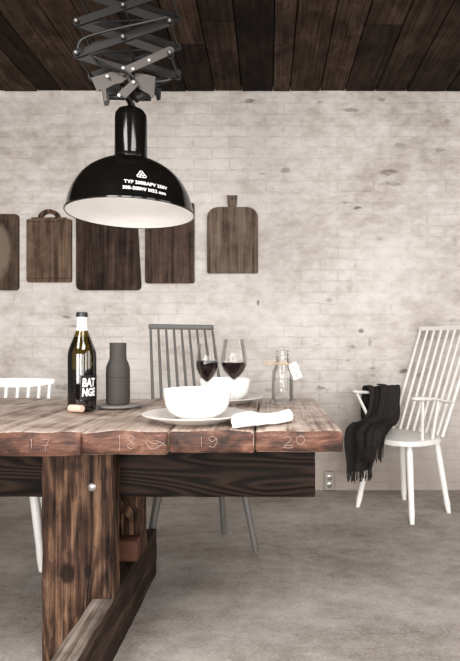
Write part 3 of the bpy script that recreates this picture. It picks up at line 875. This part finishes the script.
# white spindle armchair
CT = Vector((.785, 3.04, 0)); CR = R(-57)
wc = thing('spindle_armchair', 'white high-backed spindle armchair with a dark scarf over its arm', 'chair', CT, CR, 'painted wooden spindle chairs')
finish('seat', seat_bm(.222, .20, -.222, .152, .408, .434), M['white_paint'], wc, True)
for tp, ft in (((.14, -.12, .412), (.188, -.15, 0)), ((-.14, -.12, .412), (-.193, -.185, 0)), ((.13, .11, .412), (.168, .172, 0)), ((-.12, .10, .412), (-.150, .158, 0))):
    finish('leg', leg_bm(tp, ft), M['white_paint'], wc, True)
NS = 9
def back_pt(i, t, hb=.185, ht=.205, yb=.125, yt=.385, zb=.436, zt=1.05):
    u = -1+2*i/(NS-1)
    xb = u*hb; ybb = yb-.03*u*u; xt = u*ht; ytt = yt-.015*u*u
    return Vector((xb+(xt-xb)*t, ybb+(ytt-ybb)*t, zb+(zt-zb)*t))
for i in range(NS):
    finish('spindle', spindle(back_pt(i, 0), back_pt(i, 1)), M['white_paint'], wc, True)
def rail(hw, y, z0, z1, th, curve):
    def warp(p):
        u = p.x/hw; return Vector((p.x, p.y-curve*u*u, p.z))
    return rbox(-hw, hw, y-th/2, y+th/2, z0, z1, .006, (14, 1, 1), warp)
finish('top_rail', rail(.215, .385, 1.038, 1.066, .022, .015), M['white_paint'], wc, True)
for s in (-1, 1):
    arm = [Vector((s*.252, -.195-.025*s, .670)), Vector((s*.250, -.12, .664)), Vector((s*.240, -.03, .657)), Vector((s*.228, .06, .640)), Vector((s*.205, .155, .628))]
    pts = catmull(arm, 4)
    rr = [.006, .017]+[.021-.010*k_/(len(pts)-3) for k_ in range(len(pts)-3)]+[.008]
    finish('armrest', tube(pts, rr, 14, flat=.55), M['white_paint'], wc, True)
    finish('arm_spindle', spindle((s*.178, -.06, .435), (s*.250, -.14, .660), .0095, .0075), M['white_paint'], wc, True)
    finish('arm_spindle', spindle((s*.180, .02, .435), (s*.236, .0, .652), .0085, .0075), M['white_paint'], wc, True)

# scarf over the far arm, across the seat and down its front
def scarf():
    t = thing('scarf', 'charcoal fringed knitted scarf over the arm and seat of the white armchair', 'scarf', CT, CR)
    K = [((-.312, -.05, .49), (-.272, .10, .50)), ((-.298, -.06, .60), (-.262, .11, .60)), ((-.282, -.065, .682), (-.245, .12, .675)),
         ((-.250, -.07, .702), (-.205, .11, .690)), ((-.212, -.075, .68), (-.165, .10, .665)), ((-.195, -.09, .60), (-.140, .075, .58)),
         ((-.200, -.12, .525), (-.13, .045, .50)), ((-.205, -.175, .490), (-.08, -.04, .478)), ((-.205, -.225, .485), (-.02, -.15, .478)),
         ((-.205, -.262, .445), (.03, -.236, .458)), ((-.198, -.275, .36), (.045, -.262, .40)), ((-.192, -.272, .27), (.03, -.262, .33)), ((-.190, -.268, .215), (.0, -.258, .26))]
    Ap = catmull([Vector(a) for a, b in K], 5); Bp = catmull([Vector(b) for a, b in K], 5)
    n = len(Ap); W = 36; rows = []
    bm = bmesh.new(); tips = []
    for i in range(n):
        u = i/(n-1)
        ta = (Ap[min(i+1, n-1)]+Bp[min(i+1, n-1)]-Ap[max(i-1, 0)]-Bp[max(i-1, 0)]).normalized()
        ac = (Bp[i]-Ap[i]).normalized(); nm = ta.cross(ac).normalized()
        mid = (Ap[i]+Bp[i])/2
        row = []
        for j in range(W+1):
            v = j/W
            amp = .010+.012*min(1, u*1.5)
            f = (.35+.65*min(1, max(0, u-.3)*3))*.8*amp*(math.sin(v*PI*3.6+u*2.6)+.5*math.sin(v*PI*8+u*9+1)+.35*math.sin(u*26+v*3))*min(1, 4*v+.3, 4*(1-v)+.3)
            q = Ap[i].lerp(Bp[i], v)+nm*f
            if i > n*.5 and i < n*.72: q.z = max(q.z, .4445+.006)
            q += noise.noise_vector(q*18)*.004
            row.append(bm.verts.new(q))
        rows.append(row)
    for r0, r1 in zip(rows, rows[1:]):
        for j in range(W): bm.faces.new((r0[j], r0[j+1], r1[j+1], r1[j]))
    ends = [v.co.copy() for v in rows[-1]]
    bmesh.ops.recalc_face_normals(bm, faces=bm.faces)
    bmesh.ops.solidify(bm, geom=bm.faces, thickness=.006)
    body = finish('knitted_cloth', bm, M['knit'], t, True, angle=80)
    # second folded layer, shorter, nearer the arm
    K2 = [((-.205, -.02, .712), (-.150, .115, .700)), ((-.165, -.03, .69), (-.125, .10, .67)), ((-.155, -.05, .60), (-.105, .075, .58)), ((-.155, -.09, .53), (-.085, .045, .505)),
          ((-.155, -.16, .505), (-.045, -.05, .492)), ((-.13, -.232, .495), (.03, -.15, .484)), ((-.09, -.292, .445), (.075, -.24, .455)), ((-.06, -.305, .37), (.085, -.262, .40))]
    A2 = catmull([Vector(a) for a, b in K2], 5); B2 = catmull([Vector(b) for a, b in K2], 5)
    n = len(A2); rows = []; bm = bmesh.new()
    for i in range(n):
        u = i/(n-1)
        ta = (A2[min(i+1, n-1)]-A2[max(i-1, 0)]).normalized(); ac = (B2[i]-A2[i]).normalized(); nm = ta.cross(ac).normalized()
        row = []
        for j in range(W+1):
            v = j/W
            f = (.35+.65*min(1, u*2.5))*.010*(math.sin(v*PI*2.6+u*4)+.4*math.sin(v*PI*7+u*6)+.5*math.sin(u*17+v*2))
            q = A2[i].lerp(B2[i], v)+nm*f
            if q.z < .47 and i < n*.75: q.z = .47
            row.append(bm.verts.new(q+noise.noise_vector(q*18)*.003))
        rows.append(row)
    for r0, r1 in zip(rows, rows[1:]):
        for j in range(W): bm.faces.new((r0[j], r0[j+1], r1[j+1], r1[j]))
    ends2 = [v.co.copy() for v in rows[-1]]
    bmesh.ops.recalc_face_normals(bm, faces=bm.faces)
    bmesh.ops.solidify(bm, geom=bm.faces, thickness=.006)
    finish('folded_layer', bm, M['knit'], t, True, angle=80)
    rnd = random.Random(5)
    for E, ln in ((ends, .055), (ends2, .075)):
        bm = bmesh.new()
        for j in range(0, len(E)):
            p = E[j]; l = ln*rnd.uniform(.7, 1.1)
            pts = [p+Vector((0, 0, .006)), p+Vector((rnd.uniform(-.003, .003), rnd.uniform(-.003, .003), -l*.5)), p+Vector((rnd.uniform(-.007, .007), rnd.uniform(-.007, .004), -l))]
            tube(catmull(pts, 3), .0026, 5, bm)
        fr = finish('fringe', bm, M['knit'], body, True); fr['kind'] = 'stuff'
scarf()

# grey high-back chair behind the table
GT = Vector((-.329, 2.50, 0)); GR = R(20)
gc = thing('spindle_chair', 'dark grey high-backed spindle chair behind the table, back above the bowls', 'chair', GT, GR, 'painted wooden spindle chairs')
finish('seat', seat_bm(.225, .20, -.21, .20, .410, .437), M['grey_paint'], gc, True)
for tp, ft in (((.16, -.12, .412), (.23, -.17, 0)), ((-.18, -.12, .412), (-.265, -.17, 0)), ((.12, .08, .412), (.157, .113, 0)), ((-.15, .08, .412), (-.215, .113, 0))):
    finish('leg', leg_bm(tp, ft, .016, .0115), M['grey_paint'], gc, True)
for i in range(NS):
    a = back_pt(i, 0, .185, .168, .165, .425, .436, 1.045); b = back_pt(i, 1, .185, .168, .165, .425, .436, 1.045)
    finish('spindle', spindle(a, b, .0072, .006), M['grey_paint'], gc, True)
finish('top_rail', rail(.178, .425, 1.030, 1.058, .022, .012), M['grey_paint'], gc, True)

# low white chair at the left
LT = Vector((-1.185, 2.345, 0)); LR = R(8)
lc = thing('spindle_chair', 'white low-backed spindle chair behind the table at the left edge', 'chair', LT, LR, 'painted wooden spindle chairs')
finish('seat', seat_bm(.215, .20, -.20, .20, .410, .437), M['white_paint'], lc, True)
for tp, ft in (((.165, -.12, .412), (.222, -.165, 0)), ((-.165, -.12, .412), (-.222, -.165, 0)), ((.13, .10, .412), (.17, .17, 0)), ((-.13, .10, .412), (-.17, .17, 0))):
    finish('leg', leg_bm(tp, ft, .018, .0135), M['white_paint'], lc, True)
for i in range(7):
    u = -1+i/3
    finish('spindle', spindle((u*.150, .165-.03*u*u, .436), (u*.155, .245-.03*u*u, .765), .0085, .0075), M['white_paint'], lc, True)
def crest():
    hw = .178
    def warp(p):
        u = p.x/hw
        top = .785; dz = (p.z-top)*(1-.5*u*u)
        return Vector((p.x, p.y-.03*u*u, top+dz-.004*u*u))
    return rbox(-hw, hw, .235, .257, .735, .785, .008, (14, 1, 2), warp)
finish('crest_rail', crest(), M['white_paint'], lc, True)

# ------------------------------------------------------------------ lamp
LX, LY, LZ = px(131, 280), dep(280), CAMZ+132.5/280
lp = thing('pendant_lamp', 'big black enamel industrial lamp on a steel scissor arm from the ceiling', 'lamp', (LX, LY, LZ))
dome_o = [(.2225, -.001), (.2255, .0), (.226, .004), (.2235, .006), (.2215, .012), (.2155, .037), (.207, .066), (.195, .092), (.179, .118), (.156, .143), (.129, .163), (.100, .179), (.074, .190), (.060, .197), (.055, .204)]
shade = finish('lamp_shade', lathe(dome_o, 96), M['enamel_black'], lp, True, angle=50)
inner = [(.2215, .001)]+[(r-.004, z-.003) for r, z in dome_o[4:]]+[(0, .198)]
finish('shade_lining', lathe(inner, 96), M['enamel_white'], lp, True, angle=50)
finish('lamp_neck', lathe([(.050, .193), (.058, .198), (.060, .204), (.0570, .208), (.0565, .340), (.0545, .355), (.046, .368), (.030, .376), (.014, .379), (.012, .386), (0, .386)], 48), M['enamel_black'], lp, True)
finish('neck_ring', lathe([(.0552, .235), (.0562, .237), (.0552, .239)], 40), M['enamel_black'], lp, True)
finish('light_bulb', lathe([(0, .128), (.014, .131), (.024, .142), (.026, .155), (.020, .170), (.014, .180), (.014, .196), (0, .196)], 28), M['enamel_white'], lp, True)  # unseen bulb, added to go with the fill light below it
pl_ = bpy.data.lights.new('lining_fill', 'POINT'); pl_.energy = 0.3; pl_.shadow_soft_size = .012; pl_.color = (1, .97, .93)  # added fill light that brightens the white shade lining
po_ = bpy.data.objects.new('lining_fill', pl_); COL.objects.link(po_); po_.location = (LX, LY, LZ+.112)
# markings conformed to the dome
def dome_r(z):
    for (r0, z0), (r1, z1) in zip(dome_o[3:], dome_o[4:]):
        if z0 <= z <= z1: return r0+(r1-r0)*(z-z0)/(z1-z0)
    return dome_o[3][0]
def on_dome(bm, ang, zc):
    for v in bm.verts:
        z = zc+v.co.y*.86; r = dome_r(z)+.0008+v.co.z
        a = ang+v.co.x/r
        v.co = Vector((r*math.cos(a), r*math.sin(a), z))
    return bm
MA = R(-90)+.43
mk = bmesh.new()
for s_, z_, sz, dx in (('TYP 200BAPV 250V', .052, .0185, .012), ('300-500W M52 mm', .031, .0185, .006)):
    t_ = text_bm(s_, sz, .0003, .0004); bmesh.ops.subdivide_edges(t_, edges=t_.edges, cuts=1)
    for v in t_.verts: v.co.x = v.co.x*.94+dx; v.co.y -= (v.co.x)*.04
    merge(mk, on_dome(t_, MA, z_))
# maker's mark: three lobed triangle outline with small letter shapes in it
em = bmesh.new()
def ringp(cx_, cy_, r, w, n=20):
    pts = [Vector((cx_+r*math.cos(2*PI*i/n), cy_+r*math.sin(2*PI*i/n), 0)) for i in range(n+1)]
    tube(pts, w, 6, em, False, .5)
ringp(0, .011, .0052, .0013); ringp(-.0095, -.0065, .0052, .0013); ringp(.0095, -.0065, .0052, .0013)
for a_, b_ in (((-.003, .014), (-.0135, -.004)), ((.003, .014), (.0135, -.004)), ((-.008, -.0115), (.008, -.0115)), ((0, .004), (0, -.004)), ((0, 0), (-.005, -.003)), ((0, 0), (.005, -.003))):
    tube([Vector((*a_, 0)), Vector((*b_, 0))], .0013, 6, em, True, .5)
merge(mk, on_dome(em, MA-.012, .083))
finish('shade_marking', mk, M['marking'], shade)

# bracket between neck and scissor
def plate_px(pts, y0, m):
    q = F/(LY+y0); pp = [((75+a/4.18-268)/q-LX, CAMZ+(347-b/4.18)/q-LZ) for a, b in pts]
    return finish('bracket', prism(pp, y0, y0+.005, .001), m, lp, True)
plate_px([(66, 326), (90, 318), (150, 300), (200, 304), (224, 322), (195, 346), (160, 353), (128, 370), (134, 420), (122, 425), (115, 378), (101, 371), (103, 381), (90, 379), (78, 350)], -.074, M['steel'])
plate_px([(250, 303), (300, 311), (337, 320), (331, 400), (318, 409), (311, 393), (270, 374), (243, 345)], -.064, M['steel'])
plate_px([(262, 385), (290, 364), (360, 368), (357, 414), (342, 420), (338, 394), (300, 404), (280, 425)], .02, M['steel_dark'])
plate_px([(110, 372), (150, 360), (210, 372), (270, 385), (262, 410), (200, 402), (150, 400), (138, 440), (122, 440)], .05, M['steel_dark'])
plate_px([(178, 388), (212, 410), (268, 352), (240, 333)], -.082, M['steel'])
bm = bmesh.new()
tube([(0, -.07, .395), (0, .07, .395)], .011, 14, bm); tube([(0, 0, .36), (0, 0, .400)], .012, 14, bm)
tube([(-.07, -.02, .41), (.075, -.02, .405)], .009, 12, bm); tube([(.03, -.06, .385), (.075, -.03, .425)], .014, 12, bm)
tube([(-.03, -.03, .43), (.04, .0, .43)], .022, 14, bm)
finish('hanger', bm, M['steel_dark'], lp, True)
# scissor: two parallel chains joined by rods
Z0 = 1.887-LZ; ST = .108; HW = .159; NST = 6
cxo = px(124, 292)-LX
def bar(p, q, yy, m, w=.0135, th=.004, nm='scissor_arm'):
    p, q = Vector(p), Vector(q); d = (q-p); l = d.length; a = math.atan2(d.z, d.x)
    pts = []
    for i in range(9): b = R(-90+180*i/8); pts.append((l/2+w*math.cos(b), w*math.sin(b)))
    for i in range(9): b = R(90+180*i/8); pts.append((-l/2+w*math.cos(b), w*math.sin(b)))
    bm = prism(pts, -th/2, th/2, .0008)
    bm.transform(Matrix.Rotation(-a, 4, 'Y'))
    c = (p+q)/2
    return finish(nm, bm, m, lp, True, (c.x, yy, c.z))
for yo, m, sh in ((-.078, M['steel_arm'], 0.0), (.070, M['steel_dark'], 0.0)):
    # lowest half bars
    bar((cxo+.0, 0, Z0-.002), (cxo-HW, 0, Z0+ST*.43), yo, m)
    bar((cxo+.0, 0, Z0-.012), (cxo+HW, 0, Z0+ST*.55), yo-.006, M['steel'] if yo < 0 else m, .014)
    for k_ in range(NST):
        zc = Z0+ST*(k_+.95)
        lo = zc-ST*.5; hi = zc+ST*.5
        bar((cxo-HW, 0, lo), (cxo+HW, 0, hi), yo-.006, m); bar((cxo+HW, 0, lo), (cxo-HW, 0, hi), yo, m)
for k_ in range(NST+1):
    zc = Z0+ST*(k_+.95); lo = zc-ST*.5
    for (x_, z_) in ((-HW, lo), (HW, lo), (0, zc if k_ < NST else None)):
        if z_ is None: continue
        bm = tube([(0, -.090, 0), (0, .072, 0)], .0045, 10)
        tube([(0, -.094, 0), (0, -.087, 0)], .0095, 8, bm)
        rd = finish('pivot_rod', bm, M['steel_dark'], lp, True, (cxo+x_, 0, z_))
        bm = lathe([(.0050, 0), (.0050, .003), (.003, .0045), (0, .0045)], 8)
        finish('pivot_nut', bm, M['steel_light'], rd, True, (0, -.094, 0), (R(90), 0, 0))
rd = finish('pivot_rod', tube([(0, -.09, 0), (0, .075, 0)], .0055, 10), M['steel_light'], lp, True, (cxo, 0, Z0-.002))
for (x_, z_) in ((-.058, .030+.42), (.012+.02, .41+.02), (-.018, .385), (.03, .475), (.085, .505)):
    finish('bracket_screw', lathe([(.006, 0), (.006, .003), (0, .004)], 8), M['steel_light'], lp, True, (x_, -.086, z_), (R(90), 0, 0))
ztop = Z0+ST*(NST+.45)
bm = rbox(-.19, .19, -.09, .085, CZ-LZ-.055, CZ-LZ-.0045, .004, (1, 1, 1))
for s in (-1, 1):
    rbox(s*.159-.02, s*.159+.02, -.082, .078, ztop-.01, CZ-LZ-.05, .003, (1, 1, 1), bm=bm)
finish('ceiling_mount', bm, M['steel_dark'], lp, True, (cxo, 0, 0))
# power cable looping between the stages
cab = []
for k_ in range(6, -1, -1):
    z = Z0+ST*(k_+.6)
    cab += [Vector((cxo-.15, -.02, z+.01)), Vector((cxo+.02, .0, z-.02)), Vector((cxo+.14, .03, z-.045)), Vector((cxo+.0, .02, z-.055))]
cab += [Vector((cxo-.10, -.1, Z0+.03)), Vector((cxo-.04, -.1, Z0-.0)), Vector((cxo+.035, -.09, Z0-.035)), Vector((.01, -.03, .40)), Vector((0, 0, .37))]
finish('power_cable', tube(catmull(cab, 6), .0045, 8), M['black'], lp, True)
cab = [Vector((cxo-.15, -.105, Z0+ST*.5)), Vector((cxo-.13, -.108, Z0+ST*.8)), Vector((cxo-.04, -.11, Z0+ST*1.05)), Vector((cxo+.08, -.11, Z0+ST*1.3)), Vector((cxo+.15, -.10, Z0+ST*1.52))]
finish('power_cable', tube(catmull(cab, 6), .0045, 8), M['black'], lp, True)

# ------------------------------------------------------------------ camera
cam = bpy.data.cameras.new('camera'); co_ = bpy.data.objects.new('camera', cam); COL.objects.link(co_)
co_.location = (0, 0, CAMZ); co_.rotation_euler = (R(90), 0, 0)
cam.sensor_fit = 'HORIZONTAL'; cam.sensor_width = 36; cam.lens = F/460*36
cam.shift_x = -38/460; cam.shift_y = 16.5/460; cam.clip_start = .05
scene.camera = co_
vs = scene.view_settings; vs.view_transform = 'Standard'; vs.look = 'None'; vs.gamma = 1; vs.use_curve_mapping = False
vs.exposure = 0.66
